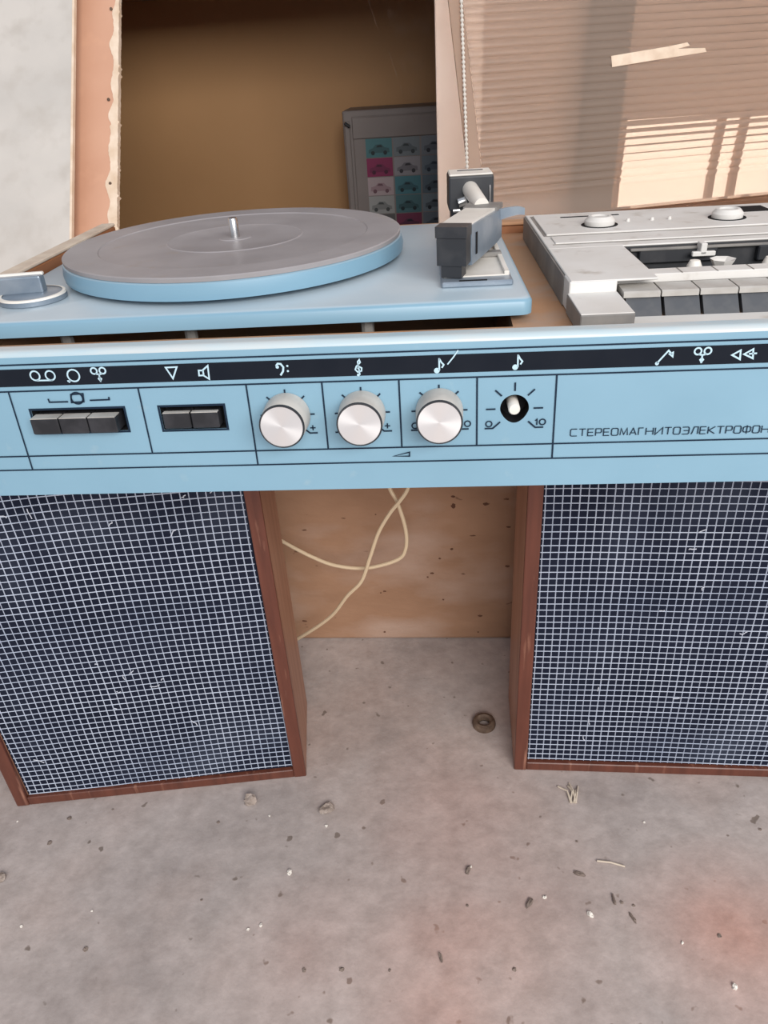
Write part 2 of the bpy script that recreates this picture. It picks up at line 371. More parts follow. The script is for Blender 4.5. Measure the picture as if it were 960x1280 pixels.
# ------------------------------------------------------------------ leaning boards (left)
def lean_edge(px_low, y_low, px_top, Nrm):
    P = aty(*px_low, y_low); n = np.cross(ray(*px_top), P-CAM['pos'])
    a = math.atan2(-n[2], n@Nrm)
    if a > PI/2: a -= PI
    if a < -PI/2: a += PI
    d = np.array([0, 0, 1.0])*math.cos(a)+Nrm*math.sin(a)
    P = P+d*(0.0205-P[2])/d[2]
    return P, d, a
YN = np.array([0, 1.0, 0])
def leaning_sheet(name, low, ylow, top, width, length, th, mface, label, cat, rag=None):
    P, d, a = lean_edge(low, ylow, top, YN)
    r = root(name, P, label, cat)
    e = np.array([1.0, 0, 0]); nf = np.cross(e, d); nf = nf if nf[1] < 0 else -nf     # facing the viewer
    F = lambda s, t, n=0.0: Vector(P+e*s+d*t+nf*n)
    bm = B(); prism(bm, [F(-width, 0), F(0, 0), F(0, length), F(-width, length)], Vector(-nf*th)); obj('panel', bm, mface, r)
    return r, F, a
r, F, a1 = leaning_sheet('plaster_sheet', (88.5, 300), 0.46, (92, 0), 0.6, 0.42, 0.0045, 'greyboard',
                         'grey blotchy plaster sheet leaning in front of the orange-brown hardboard', 'board')
bm = B(); L_ = [F(-0.0012, 0, .0006), F(0.0012, 0, .0006), F(0.0012, .42, .0006), F(-0.0012, .42, .0006)]
prism(bm, L_, F(0, 0, -0.0052)-F(0, 0, 0)); obj('raw_edge', bm, 'cream', r)
r, F, a2 = leaning_sheet('hardboard_sheet', (146, 280), 0.492, (148.5, 0), 0.26, 0.44, 0.005, 'hardboard',
                         'orange-brown hardboard sheet with torn cream edge and nail holes', 'board')
# torn cream edge: ragged on both sides
bm = B(); inn = []; outr = []; t = 0.0; k = 0; dr_ = 0.0
while t <= 0.4401:
    base = -0.0115 if t > 0.335 else (-0.0055 if t > 0.26 else (-0.0062 if t > 0.175 else -0.0088))
    base += -0.0030*max(0, math.sin(t*75))**3+0.0012*math.sin(t*160)
    dr_ = .7*dr_+random.uniform(-.0006, .0006)
    inn.append((base+dr_, t))
    outr.append((random.uniform(.0005, .0011)+(random.uniform(.001, .0022) if random.random() < .06 else 0), t)); t += 0.0022; k += 1
rows = []
for (a_, t_), (b_, _) in zip(inn, outr):
    rows.append([bm.verts.new(F(a_, t_, .0002)), bm.verts.new(F(a_, t_, .0012)), bm.verts.new(F(b_, t_, .0012)), bm.verts.new(F(b_, t_, -.0055))])
for A_, B_ in zip(rows, rows[1:]):
    for i in range(3): bm.faces.new((A_[i], A_[i+1], B_[i+1], B_[i]))
obj('torn_edge', bm, 'cream', r)
for s, t in ((-.0085, .312), (-.0105, .205), (-.0075, .107), (-.0075, .056), (-.0085, .385)):
    bm = B(); q = F(s, t, .0016); lathe(bm, [(.0001, -.0006), (.0018, -.0006), (.0016, .0003), (.0001, .0005)], 10, Matrix.Translation(q) @ Matrix.Rotation(PI/2-a2*0, 4, 'X'))
    obj('nail_hole', bm, 'rust', r)

# ------------------------------------------------------------------ smoked ribbed lid (right), leaning on a batten
LB = atz(592, 277.6, 0.04); RB = atz(960, 240.0, 0.04)
e = RB-LB; e[2] = 0; e /= np.linalg.norm(e)
LN = np.array([-e[1], e[0], 0.0])
n = np.cross(ray(560.5, 0), LB-CAM['pos']); la = math.atan2(-n[2], n@LN)
if la > PI/2: la -= PI
if la < -PI/2: la += PI
dl = np.array([0, 0, 1.0])*math.cos(la)+LN*math.sin(la)
nl = np.cross(e, dl); nl = nl if nl[1] < 0 else -nl
print('lean', math.degrees(a1), math.degrees(a2), math.degrees(la))
LF = lambda s, t, n=0.0: Vector(LB+e*s+dl*t+nl*n)
lid = root('dust_cover', LB, 'smoked brown ribbed acrylic dust cover leaning behind the tape deck', 'dust cover')
LW, LH, MG = 0.56, 0.34, 0.017
bm = B(); prof = [(0, 0.0), (MG+0.008, 0.0)]
pitch = 0.0092; t = MG+0.008
while t < LH-MG-pitch:
    for k in range(1, 7):
        prof.append((t+pitch*k/6, 0.0016*math.sin(PI*k/6)**0.7 if k < 6 else 0.0))
    t += pitch
prof.append((LH, 0.0))
s0, s1 = MG, LW-MG
A_ = [bm.verts.new(LF(s0, t, n)) for t, n in prof]; B_ = [bm.verts.new(LF(s1, t, n)) for t, n in prof]
for i in range(len(prof)-1): bm.faces.new((A_[i], B_[i], B_[i+1], A_[i+1]))
rb = obj('ribbed_face', bm, 'lidrib', lid, smooth=True, sharp=60)
for sa, sb in ((0, MG), (LW-MG, LW)):
    bm = B(); prism(bm, [LF(sa, 0, .0004), LF(sb, 0, .0004), LF(sb, LH, .0004), LF(sa, LH, .0004)], Vector(-nl*.003)); obj('side_margin', bm, 'lid', lid)
bm = B(); prism(bm, [LF(0, -.003, .001), LF(LW, -.003, .001), LF(LW, .0, .001), LF(0, .0, .001)], Vector(-nl*.012)); obj('bottom_flange', bm, 'lid', lid)
def on_lid(px, py):
    d = ray(px, py); P = CAM['pos']+d*((LB-CAM['pos'])@nl)/(d@nl); q = P-LB; return q@e, q@dl
bm = B()
pts = [(763, 71), (835, 59), (858, 54), (861, 58), (846, 62), (880, 61), (882, 66), (812, 77), (764, 85)]
fn = [LF(*on_lid(*q), .0022) for q in pts]; prism(bm, fn, Vector(-nl*.0004)); obj('tape_strip', bm, 'tape', lid)
bm = B(); q0 = LB+e*0.02+LN*0.004
bx = Matrix((( e[0], LN[0], 0, q0[0]), (e[1], LN[1], 0, q0[1]), (0, 0, 1, 0), (0, 0, 0, 1)))
box(bm, -.02, .60, -.025, .03, .0205, .0305, .001, 1, bx)
tag(obj('wooden_batten', bm, 'batten'), 'brown wooden batten under the foot of the smoked lid', 'batten')

# bead chain hanging down the margin of the lid
bm = B(); ch0 = LF(*on_lid(574.5, -25), .004); ch1 = LF(*on_lid(583.5, 232), .004)
nb = 46
for k in range(nb):
    p = ch0.lerp(ch1, k/(nb-1)); bmesh.ops.create_uvsphere(bm, u_segments=8, v_segments=6, radius=0.0021, matrix=Matrix.Translation(p))
tube(bm, [ch0, ch1], .0009, 6)
o = obj('bead_chain', bm, 'white', None, smooth=True); tag(o, 'thin white bead chain hanging down the edge of the smoked lid', 'chain')

# ------------------------------------------------------------------ cupboard with car cards
YC = 1.5
c0 = aty(427, 139, YC); zt = c0[2]; xl = c0[0]
cup = root('cupboard', (xl+.2, YC+.08, -HF), 'taupe metal cupboard with rows of car cards stuck on its door', 'cupboard')
bm = B(); box(bm, xl, xl+.42, YC, YC+.16, -HF, zt, .004); obj('body', bm, 'cupboard', cup)
bm = B(); box(bm, xl+.022, xl+.42, YC-.006, YC, -HF+.02, zt-.012, .002)
dr = obj('door', bm, 'cupboard', cup)
bm = B(); box(bm, xl+.022, xl+.42, YC-.010, YC-.0055, zt-.057, zt-.014, .002); obj('top_rail', bm, 'cupboard', cup)
bm = B(); box(bm, xl+.004, xl+.016, YC-.005, YC, -HF+.02, zt-.02, .002); obj('corner_strip', bm, 'cupboard', cup)
q = aty(434, 156, YC-.011); bm = B(); box(bm, q[0]-.007, q[0]+.007, YC-.016, YC-.0095, q[2]-.003, q[2]+.003, .001, 1, Matrix.Translation(Vector(q)) @ Matrix.Rotation(.6, 4, 'Y') @ Matrix.Translation(-Vector(q))); obj('latch', bm, 'black', cup)
cards = [[('4f97a0', '2c4a50'), ('8c9aa2', '4a5860'), ('8d98a4', '3a4656')],
         [('b8286a', '7a1c50'), ('b4b0b8', '54505c'), ('7f93a2', '36506a')],
         [('d8c0c4', 'b07888'), ('4f9cac', '22505e'), ('6c8798', '223a52')],
         [('c2c4c2', '6e7676'), ('56929c', '1e4a54'), ('8ba2b0', '2a3e4c')],
         [('707070', '2c2c30'), ('9a3560', '3e2c48'), ('7c8c9c', '2c3a50')],
         [('6a3440', '2a1c22'), ('9fb0b4', '5a686e'), ('6d7890', '36404e')]]
def hx(h):
    c = [int(h[i:i+2], 16) for i in (0, 2, 4)]; g = sum(c)/3; return s2l(*[.95*(.8*v+.2*g) for v in c])
cw, chh = 0.0595, 0.0385
q0 = aty(456.5, 174, YC-.007)
for i, row in enumerate(cards):
    for j, (c_, k_) in enumerate(row):
        x0 = q0[0]+j*(cw+.0035); z1 = q0[2]-i*(chh+.0018)
        bm = B(); box(bm, x0, x0+cw, YC-.0074, YC-.0062, z1-chh, z1)
        cardo = obj('car_card', bm, mat('card_'+c_, hx(c_), .5), cup)
        bm = B(); s = random.choice((1, -1)); h = chh
        P_ = [(-.024, -.010), (-.023, -.003), (-.014, .000), (-.007, .007), (.006, .0075), (.013, .001), (.023, -.001), (.024, -.010)]
        prism(bm, [(x0+cw/2+s*a_, YC-.0079, z1-h/2+b_) for a_, b_ in P_], (0, .0008, 0))
        obj('car_body', bm, mat('car_'+k_+c_, tuple(.55*v+.45*w for v, w in zip(hx(k_), hx(c_))), .5), cardo)
        bm = B()
        for wx in (-.014, .014):
            lathe(bm, [(.0001, 0), (.0045, 0), (.0045, .0012), (.0001, .0012)], 10, Matrix.Translation((x0+cw/2+wx, YC-.0076, z1-h/2-.010)) @ Matrix.Rotation(PI/2, 4, 'X'))
        P_ = [(-.006, .001), (-.003, .0055), (.005, .006), (.009, .0015)]
        prism(bm, [(x0+cw/2+s*a_, YC-.0083, z1-h/2+b_) for a_, b_ in P_], (0, .0008, 0))
        obj('car_wheels', bm, mat('dk_'+k_+c_, tuple(.6*v for v in hx(k_)), .5), cardo)

# cobweb between post and added shelf
bm = B()
pw = [aty(478, -30, 1.15), aty(488, 45, 1.15), aty(505, 95, 1.15), aty(520, 135, 1.15), aty(534, 60, 1.15), aty(546, -30, 1.15)]
bm.faces.new([bm.verts.new(Vector(p)) for p in pw])
web = obj('cobweb', bm, 'web'); web['kind'] = 'stuff'; tag(web, 'torn grey cobweb hanging beside the off-white post', 'cobweb')
bm = B(); tube(bm, [Vector(aty(452, -25, 1.15)), Vector(aty(470, 30, 1.15)), Vector(aty(488, 70, 1.15)), Vector(aty(506, 125, 1.15)), Vector(aty(519, 152, 1.15))], .0011, 5); obj('strand', bm, 'web', web)

# ================================================================== THE MUSIC CENTRE
XL, XR, YB = -0.205, 0.50, 0.335
mc = root('music_centre', (0.15, 0.17, 0.0005), 'pale blue record player and cassette music centre standing on two speakers', 'music centre')
mc['_world'] = (0.15, 0.17, 0.0005)
# --- carcass
for x0, x1 in ((XL, XL+.012), (XR-.012, XR)):
    bm = B(); box(bm, x0, x1, 0.014, YB, 0.0005, .0935, .001, 1); sp = obj('side_board', bm, 'rimwood', mc)
    bm = B(); box(bm, x0-.0003, x1+.0003, 0.014, YB, .0935, .0962, .0008, 1); obj('chipped_edge', bm, 'rimedge', sp)
bm = B(); box(bm, XL+.012, XR-.012, 0.010, YB-.012, 0.0005, .010); obj('base_board', bm, 'brownboard', mc)
bm = B(); WX0, WX1, WY0, WY1 = -.184, .146, .057, .310        # top board with the motor opening cut out
for x0, x1, y0, y1 in ((XL+.012, XR-.012, .010, WY0), (XL+.012, XR-.012, WY1, YB-.012), (XL+.012, WX0, WY0, WY1), (WX1, XR-.012, WY0, WY1)):
    box(bm, x0, x1, y0, y1, .064, .073)
bmesh.ops.remove_doubles(bm, verts=bm.verts, dist=1e-5); obj('top_board', bm, 'brownboard', mc)
bm = B(); box(bm, XL+.012, XR-.012, YB-.012, YB, 0.0005, .080, .001, 1); bb = obj('back_board', bm, 'rimwood', mc)
bm = B(); box(bm, XL+.012, XR-.012, YB-.014, YB, .080, .0825, .0005, 1); obj('back_edge', bm, 'brownboard', bb)
bm = B(); box(bm, WX0-.002, WX1+.002, WY0-.002, WY1+.002, .020, .022)                       # tray sunk below the opening
for x0, x1, y0, y1 in ((WX0-.003, WX0-.001, WY0-.003, WY1+.003), (WX1+.001, WX1+.003, WY0-.003, WY1+.003), (WX0-.003, WX1+.003, WY0-.003, WY0-.001), (WX0-.003, WX1+.003, WY1+.001, WY1+.003)):
    box(bm, x0, x1, y0, y1, .020, .0638)
obj('motor_well', bm, 'brownboard', mc)

# --- front panel with real openings
slots = [(-.1237, -.0706, .0396, .0528), (-.0501, -.0144, .0393, .0526)]
hc, hr = (.1428, .0462), .0076
cell = (hc[0]-.010, hc[0]+.010, hc[1]-.010, hc[1]+.010)
us = sorted({XL-.004, XR+.004, cell[0], cell[1], *[q for s in slots for q in s[:2]]})
vz = sorted({0.0, .083, cell[2], cell[3], *[q for s in slots for q in s[2:]]})
bm = B(); V = {}
def gv(u, v):
    k = (round(u, 6), round(v, 6))
    if k not in V: V[k] = bm.verts.new(PP(u, v))
    return V[k]
for i in range(len(us)-1):
    for j in range(len(vz)-1):
        uc, vc = (us[i]+us[i+1])/2, (vz[j]+vz[j+1])/2
        inside = any(s[0] < uc < s[1] and s[2] < vc < s[3] for s in slots) or (cell[0] < uc < cell[1] and cell[2] < vc < cell[3])
        if not inside: bm.faces.new((gv(us[i], vz[j]), gv(us[i+1], vz[j]), gv(us[i+1], vz[j+1]), gv(us[i], vz[j+1])))
# knob hole: ring from square to a circle flattened at the bottom
NS = 40
sq = []; cr = []; cb = []
for k in range(NS):
    a = 2*PI*k/NS; cx, sy = math.cos(a), math.sin(a); m_ = max(abs(cx), abs(sy))
    sq.append(bm.verts.new(PP(hc[0]+.010*cx/m_, hc[1]+.010*sy/m_)))
    rr = hr*(1.0 if sy > -.3 else 1.0+.12*(-sy-.3))
    q = (hc[0]+rr*cx*(1 if sy > -.2 else 1-.25*(-sy-.2)), hc[1]+rr*sy)
    cr.append(bm.verts.new(PP(*q))); cb.append(q)
for k in range(NS):
    j = (k+1) % NS
    bm.faces.new((sq[k], sq[j], cr[j], cr[k]))
# rounded top lip and bottom return
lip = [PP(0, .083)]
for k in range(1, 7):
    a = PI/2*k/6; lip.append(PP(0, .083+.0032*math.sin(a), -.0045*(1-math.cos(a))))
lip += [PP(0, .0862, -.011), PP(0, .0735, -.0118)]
bot = [PP(0, 0), PP(0, -.0003, -.001), PP(0, -.0003, -.010), PP(0, .006, -.0102)]
for prof in (bot,):
    r0 = [bm.verts.new(Vector((XL-.004, p.y, p.z))) for p in prof]; r1 = [bm.verts.new(Vector((XR+.004, p.y, p.z))) for p in prof]
    for k in range(len(prof)-1): bm.faces.new((r0[k], r1[k], r1[k+1], r0[k+1]))
fp = obj('front_panel', bm, 'blue', mc, smooth=True, sharp=30)
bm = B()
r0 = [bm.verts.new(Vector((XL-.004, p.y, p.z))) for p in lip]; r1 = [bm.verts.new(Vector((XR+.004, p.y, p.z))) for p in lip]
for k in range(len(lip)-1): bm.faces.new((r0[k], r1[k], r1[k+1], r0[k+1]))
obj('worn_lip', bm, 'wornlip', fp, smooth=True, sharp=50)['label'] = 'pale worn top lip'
def well(name, c, depth):
    bm = B(); f0 = [bm.verts.new(PP(*q, -.0001)) for q in c]; f1 = [bm.verts.new(PP(*q, -depth)) for q in c]
    for k in range(len(c)): bm.faces.new((f0[k], f0[(k+1) % len(c)], f1[(k+1) % len(c)], f1[k]))
    bm.faces.new(f1); obj(name, bm, 'void', fp)
for s in slots: well('slot_well', [(s[0], s[2]), (s[1], s[2]), (s[1], s[3]), (s[0], s[3])], .008)
well('knob_hole', cb, .012)
def hline(bm, v, u0, u1, w): stroke(bm, [(u0, v), (u1, v)], w)
bm = B(); fillpoly(bm, [(XL-.004, .0669), (XR+.004, .0669), (XR+.004, .0767), (XL-.004, .0767)], .0003); obj('symbol_band', bm, 'navy', fp)
bm = B()
for v in (.0791, .0642, .0253, .0166): hline(bm, v, XL-.004, XR+.004, .0009)
for u, va, vb in ((-.1333, .0642, .0166), (-.0597, .0642, .0253), (0, .0642, .0166), (.041, .0642, .0253), (.082, .0642, .0253), (.123, .0642, .0253), (.164, .0642, .0166)):
    stroke(bm, [(u, va), (u, vb)], .0009, .00045)
obj('ruled_lines', bm, 'line', fp)
bm = B()
for s in slots:
    g = .0012; stroke(bm, [(s[0]-g/2, s[2]-g/2), (s[1]+g/2, s[2]-g/2), (s[1]+g/2, s[3]+g/2), (s[0]-g/2, s[3]+g/2)], g, .0003, True)
obj('slot_surround', bm, 'line', fp)
# --- pale symbols in the dark band (traced in photo pixels, laid on the panel)
c6 = lambda x, y: pan(x/3, 410+y/3)
c7 = lambda x, y: pan(300+x/3, 410+y/3)
c8 = lambda x, y: pan(600+x/2.6667, 410+y/2.6667)
SW = .00085
BN = .0006
def sym(name, parts, m, n=BN):
    bm = B()
    for kind, pts, w in parts:
        if kind == 'fill': fillpoly(bm, pts, n)
        else: stroke(bm, pts, w, n, kind == 'loop')
    return obj(name, bm, m, fp)
def px2m(px): return px/2340.0
a = c6(133, 178); b = c6(190, 177)
sym('tape_reels_symbol', [('loop', circ(a, .0026), SW), ('loop', circ(b, .0026), SW), ('line', [(a[0], a[1]-.0027), (b[0]+.0006, b[1]-.0027)], SW)], 'palemark')
a = c6(277, 177)
sym('record_symbol', [('loop', circ(a, .0033), SW), ('line', [(a[0]-.0042, a[1]-.0030), (a[0]-.0022, a[1]-.0028)], SW), ('line', [(a[0]-.0035, a[1]-.0038), (a[0]-.0022, a[1]-.0024)], SW)], 'palemark')
def mic(c): 
    return [('loop', circ((c[0]-.0024, c[1]+.0022), .0017), SW), ('loop', circ((c[0]+.0024, c[1]+.0022), .0017), SW), ('line', [(c[0]-.002, c[1]+.0006), (c[0], c[1]+.0002), (c[0]+.002, c[1]+.0006)], SW),
            ('line', [(c[0], c[1]+.0002), (c[0], c[1]-.0040)], SW), ('fill', [(c[0]-.0013, c[1]-.0022), (c[0], c[1]-.0042), (c[0]+.0013, c[1]-.0022), (c[0], c[1]-.0008)], 0)]
sym('microphone_symbol', mic(c6(373, 174)), 'palemark')
sym('triangle_symbol', [('loop', [c6(622, 147), c6(664, 145), c6(650, 188)], SW)], 'palemark')
sym('loudspeaker_symbol', [('loop', [c6(746, 158), c6(760, 158), c6(780, 140), c6(786, 190), c6(763, 176), c6(748, 177)], SW), ('line', [c6(762, 158), c6(765, 176)], SW)], 'palemark')
a = c7(150, 153)
sym('bass_clef_symbol', [('line', [(a[0]-.0018, a[1]+.0018), (a[0]-.0008, a[1]+.0030), (a[0]+.0008, a[1]+.0028), (a[0]+.0020, a[1]+.0010), (a[0]+.0016, a[1]-.0012), (a[0], a[1]-.0034)], SW*1.2),
     ('fill', circ((a[0]-.0012, a[1]+.0012), .0009, 10), 0), ('fill', circ((a[0]+.0042, a[1]+.0016), .0006, 8), 0), ('fill', circ((a[0]+.0042, a[1]-.0012), .0006, 8), 0)], 'palemark')
a = c7(445, 146)
sym('treble_clef_symbol', [('line', [(a[0]+.0004, a[1]-.0042), (a[0]-.0003, a[1]+.0030), (a[0]+.0006, a[1]+.0040), (a[0]+.0010, a[1]+.0026), (a[0]-.0012, a[1]+.0004), (a[0]-.0018, a[1]-.0012), (a[0]-.0006, a[1]-.0026), (a[0]+.0014, a[1]-.0020), (a[0]+.0016, a[1]-.0004), (a[0]+.0002, a[1]+.0004), (a[0]-.0006, a[1]-.0008)], SW*.9), ('fill', circ((a[0]-.0004, a[1]-.0042), .0008, 8), 0)], 'palemark')
def note(c): return [('fill', circ((c[0]-.0010, c[1]-.0026), .0015, 12), 0), ('line', [(c[0]+.0003, c[1]-.0026), (c[0]+.0003, c[1]+.0040)], SW), ('line', [(c[0]+.0003, c[1]+.0038), (c[0]+.0014, c[1]+.0018), (c[0]+.0026, c[1]+.0004), (c[0]+.0016, c[1]-.0012)], SW)]
sym('note_symbol', note(c7(745, 140)), 'palemark'); sym('note_symbol', note(c8(124, 113)), 'palemark')
sym('scratch_mark', [('line', [c7(778, 135), c7(800, 108), c7(818, 82)], .0007)], 'palemark', .0007)
sym('pickup_arm_symbol', [('line', [c8(588, 117), c8(628, 74), c8(640, 88)], SW), ('fill', circ(c8(589, 117), .0010, 10), 0), ('fill', [c8(626, 85), c8(646, 76), c8(643, 99)], 0)], 'palemark')
sym('microphone_symbol', mic(c8(740, 90)), 'palemark')
sym('rewind_symbol', [('loop', [c8(839, 89), c8(868, 73), c8(865, 103)], SW), ('loop', [c8(879, 86), c8(910, 69), c8(908, 100)], SW), ('line', [c8(895, 85), c8(922, 83)], SW)], 'palemark')
# --- dark scale marks
DW = .0009
sym('selector_bracket', [('line', [c6(182, 264), c6(187, 277), c6(257, 275)], DW), ('line', [c6(338, 270), c6(411, 267), c6(409, 257)], DW), ('loop', circ(c6(290, 262), .0033), DW), ('loop', [c6(267, 248), c6(312, 245), c6(316, 275), c6(270, 278)], DW)], 'line')
def scale(cx, cy, lab):
    P_ = [('line', [(cx, cy+.0098), (cx, cy+.0145)], DW)]
    for s in (-1, 1):
        P_.append(('line', [(cx+s*.0068, cy+.0072), (cx+s*.0103, cy+.0105)], DW))
        P_.append(('line', [(cx+s*.0100, cy), (cx+s*.0150, cy)], DW))
        P_.append(('line', [(cx+s*.0074, cy-.0074), (cx+s*.0113, cy-.0110), (cx+s*.0156, cy-.0110)], DW))
    if lab == 'pm':
        P_ += [('line', [(cx+.0117, cy-.0080), (cx+.0147, cy-.0080)], .0007), ('line', [(cx+.0132, cy-.0065), (cx+.0132, cy-.0095)], .0007), ('line', [(cx-.0147, cy-.0080), (cx-.0117, cy-.0080)], .0007)]
    else:
        def zero(x, y): return ('loop', [(x+.0016*math.cos(t), y+.0016*math.sin(t)) for t in [2*PI*k/16 for k in range(16)]], .0007)
        P_ += [zero(cx-.0134, cy-.0084), zero(cx+.0150, cy-.0080), ('line', [(cx+.0112, cy-.0072), (cx+.0121, cy-.0064), (cx+.0121, cy-.0097)], .0007)]
    return P_
KC = [(.0205, .0463), (.0615, .0463), (.1030, .0463)]
sym('dial_scale', scale(*KC[0], 'pm'), 'line'); sym('dial_scale', scale(*KC[1], 'pm'), 'line')
sym('dial_scale', scale(*KC[2], 'num'), 'line'); sym('dial_scale', scale(*hc, 'num'), 'line')
sym('wedge_symbol', [('loop', [c7(576, 479), c7(636, 464), c7(636, 479)], .0008)], 'line')
# --- lettering, stroke alphabet on a unit box
G = {'С': [[(1, 1), (.15, 1), (0, .85), (0, .15), (.15, 0), (1, 0)]], 'Т': [[(0, 1), (1, 1)], [(.5, 1), (.5, 0)]],
     'Е': [[(1, 1), (0, 1), (0, 0), (1, 0)], [(0, .5), (.9, .5)]], 'Р': [[(0, 0), (0, 1), (.85, 1), (1, .88), (1, .55), (.85, .42), (0, .42)]],
     'О': [[(.15, 0), (0, .15), (0, .85), (.15, 1), (.85, 1), (1, .85), (1, .15), (.85, 0), (.15, 0)]],
     'М': [[(0, 0), (.1, 1), (.5, .1), (.9, 1), (1, 0)]], 'А': [[(0, 0), (.5, 1), (1, 0)], [(.2, .32), (.8, .32)]], 'Г': [[(0, 0), (0, 1), (.9, 1)]],
     'Н': [[(0, 0), (0, 1)], [(1, 0), (1, 1)], [(0, .5), (1, .5)]], 'И': [[(0, 1), (0, 0), (1, 1), (1, 0)]],
     'Э': [[(0, 1), (.85, 1), (1, .85), (1, .15), (.85, 0), (0, 0)], [(.2, .5), (1, .5)]], 'Л': [[(0, 0), (.12, .05), (.4, 1), (1, 1), (1, 0)]],
     'К': [[(0, 0), (0, 1)], [(1, 1), (.1, .5), (1, 0)]], 'Ф': [[(.5, -.1), (.5, 1.1)], [(.15, .15), (0, .3), (0, .75), (.15, .9), (.85, .9), (1, .75), (1, .3), (.85, .15), (.15, .15)]]}
word = 'СТЕРЕОМАГНИТОЭЛЕКТРОФОН'
bm = B(); u = .1730; h = .0040
wid = {'М': 1.12, 'Н': 1.08, 'И': 1.08, 'Ф': 1.1, 'Г': .8, 'Е': .88, 'Р': .88}
for i, chh_ in enumerate(word):
    w = .00345*wid.get(chh_, 1.0); vb = .0295-.0008*i/23
    for st in G[chh_]: stroke(bm, [(u+w*a, vb+h*b) for a, b in st], .00052, .0005)
    u += w+.00112
obj('lettering', bm, 'line', fp)

# --- push buttons
def pframe(u, v): return Matrix.Translation(PP(u, v)) @ Matrix.Rotation(PI/2-TILT, 4, 'X')      # local x = u, y = v, z = out of the panel
for s, nbt in ((slots[0], 3), (slots[1], 2)):
    w = (s[1]-s[0]-.004)/nbt; prot = .0075 if nbt == 3 else .0035
    for k in range(nbt):
        uc = s[0]+.0015+w*(k+.5)
        bm = B(); box(bm, -w/2+.0003, w/2-.0003, -.0050, .0040, -.006, prot, .0006, 1, pframe(uc, (s[2]+s[3])/2)); pb = obj('push_button', bm, 'button', mc)
        bm = B(); box(bm, -w/2+.0006, w/2-.0006, .0038, .0043, 0, prot-.0005, 0, 1, pframe(uc, (s[2]+s[3])/2)); obj('dusty_top', bm, 'keytop', pb)
# --- rotary knobs
for (u, v) in KC:
    mt = pframe(u, v)
    bm = B(); lathe(bm, [(.0125, .0004), (.0127, .0015), (.0121, .0160), (.0119, .0172)], 48, mt); kb = obj('rotary_knob', bm, 'ivory', mc, smooth=True)
    bm = B(); lathe(bm, [(.0120, .0166), (.0121, .0176), (.0118, .0182), (.0112, .0182), (.0112, .0160)], 48, mt, cap=False); obj('dark_ring', bm, 'black', kb, smooth=True)
    me_bm = B(); lathe(me_bm, [(.01125, .0168), (.01125, .0179), (.0001, .01795)], 48)
    o = obj('spun_cap', me_bm, 'spun', kb); o.matrix_parent_inverse = Matrix.Identity(4)
    o.matrix_basis = mt
bm = B(); ms = pframe(hc[0]-.0005, hc[1]+.001); lathe(bm, [(.0031, -.0115), (.0031, .0042), (.0026, .0048), (.0001, .005)], 16, ms); obj('bare_shaft', bm, 'white', mc, smooth=True)

# --- turntable deck
RD = Matrix.Translation((0, .06, 0)) @ Matrix.Rotation(math.radians(1.4), 4, 'Z') @ Matrix.Translation((0, -.06, 0))
def rounded_rect(x0, x1, y0, y1, r, n=6):
    out = []
    for cx, cy, a in ((x1-r, y0+r, -PI/2), (x1-r, y1-r, 0), (x0+r, y1-r, PI/2), (x0+r, y0+r, PI)):
        for k in range(n+1): out.append((cx+r*math.cos(a+PI/2*k/n), cy+r*math.sin(a+PI/2*k/n)))
    return out
def slab(bm, outline_fn, layers, mtx):
    rings = []
    for ins, z in layers: rings.append([bm.verts.new(mtx @ Vector((x, y, z))) for x, y in outline_fn(ins)])
    for a, b in zip(rings, rings[1:]):
        for k in range(len(a)): bm.faces.new((a[k], a[(k+1) % len(a)], b[(k+1) % len(a)], b[k]))
    bm.faces.new(rings[0][::-1]); bm.faces.new(rings[-1])
bm = B(); slab(bm, lambda i: rounded_rect(-.1895+i, .1578-i, .0600+i, .3075-i, .007), [(.003, .0772), (.0, .0775), (0, .0845), (.0012, .0864), (.0035, .0870)], RD)
dk = obj('turntable_deck', bm, 'deckblue', mc, smooth=True, sharp=50)
for x in (-.05, .06, -.13):
    bm = B(); lathe(bm, [(.004, .0220), (.004, .0775)], 10, Matrix.Translation((x, .075, 0))); obj('deck_mount', bm, 'greyside', mc)
# platter
PC = Vector((-.0452, .1956, 0)); mp_ = Matrix.Translation(PC)
bm = B(); lathe(bm, [(.108, .0872), (.108, .0900), (.1195, .0900), (.1226, .0908), (.1230, .0945), (.1218, .1005), (.1200, .1018), (.02, .1018)], 96, mp_); pl = obj('platter', bm, 'deckblue', mc, smooth=True, sharp=35)
bm = B(); lathe(bm, [(.1212, .1016), (.1214, .1040), (.1206, .1046), (.0975, .1046), (.0968, .1040), (.0950, .1038), (.0500, .1038), (.0490, .1043), (.0470, .1038), (.012, .1038), (.0115, .1042), (.0001, .1042)], 96, mp_); obj('rubber_mat', bm, 'mat', pl, smooth=True, sharp=20)
bm = B(); lathe(bm, [(.0034, .1035), (.0034, .1165), (.0028, .1176), (.0001, .1179)], 20, mp_); obj('spindle', bm, 'steel', pl, smooth=True)
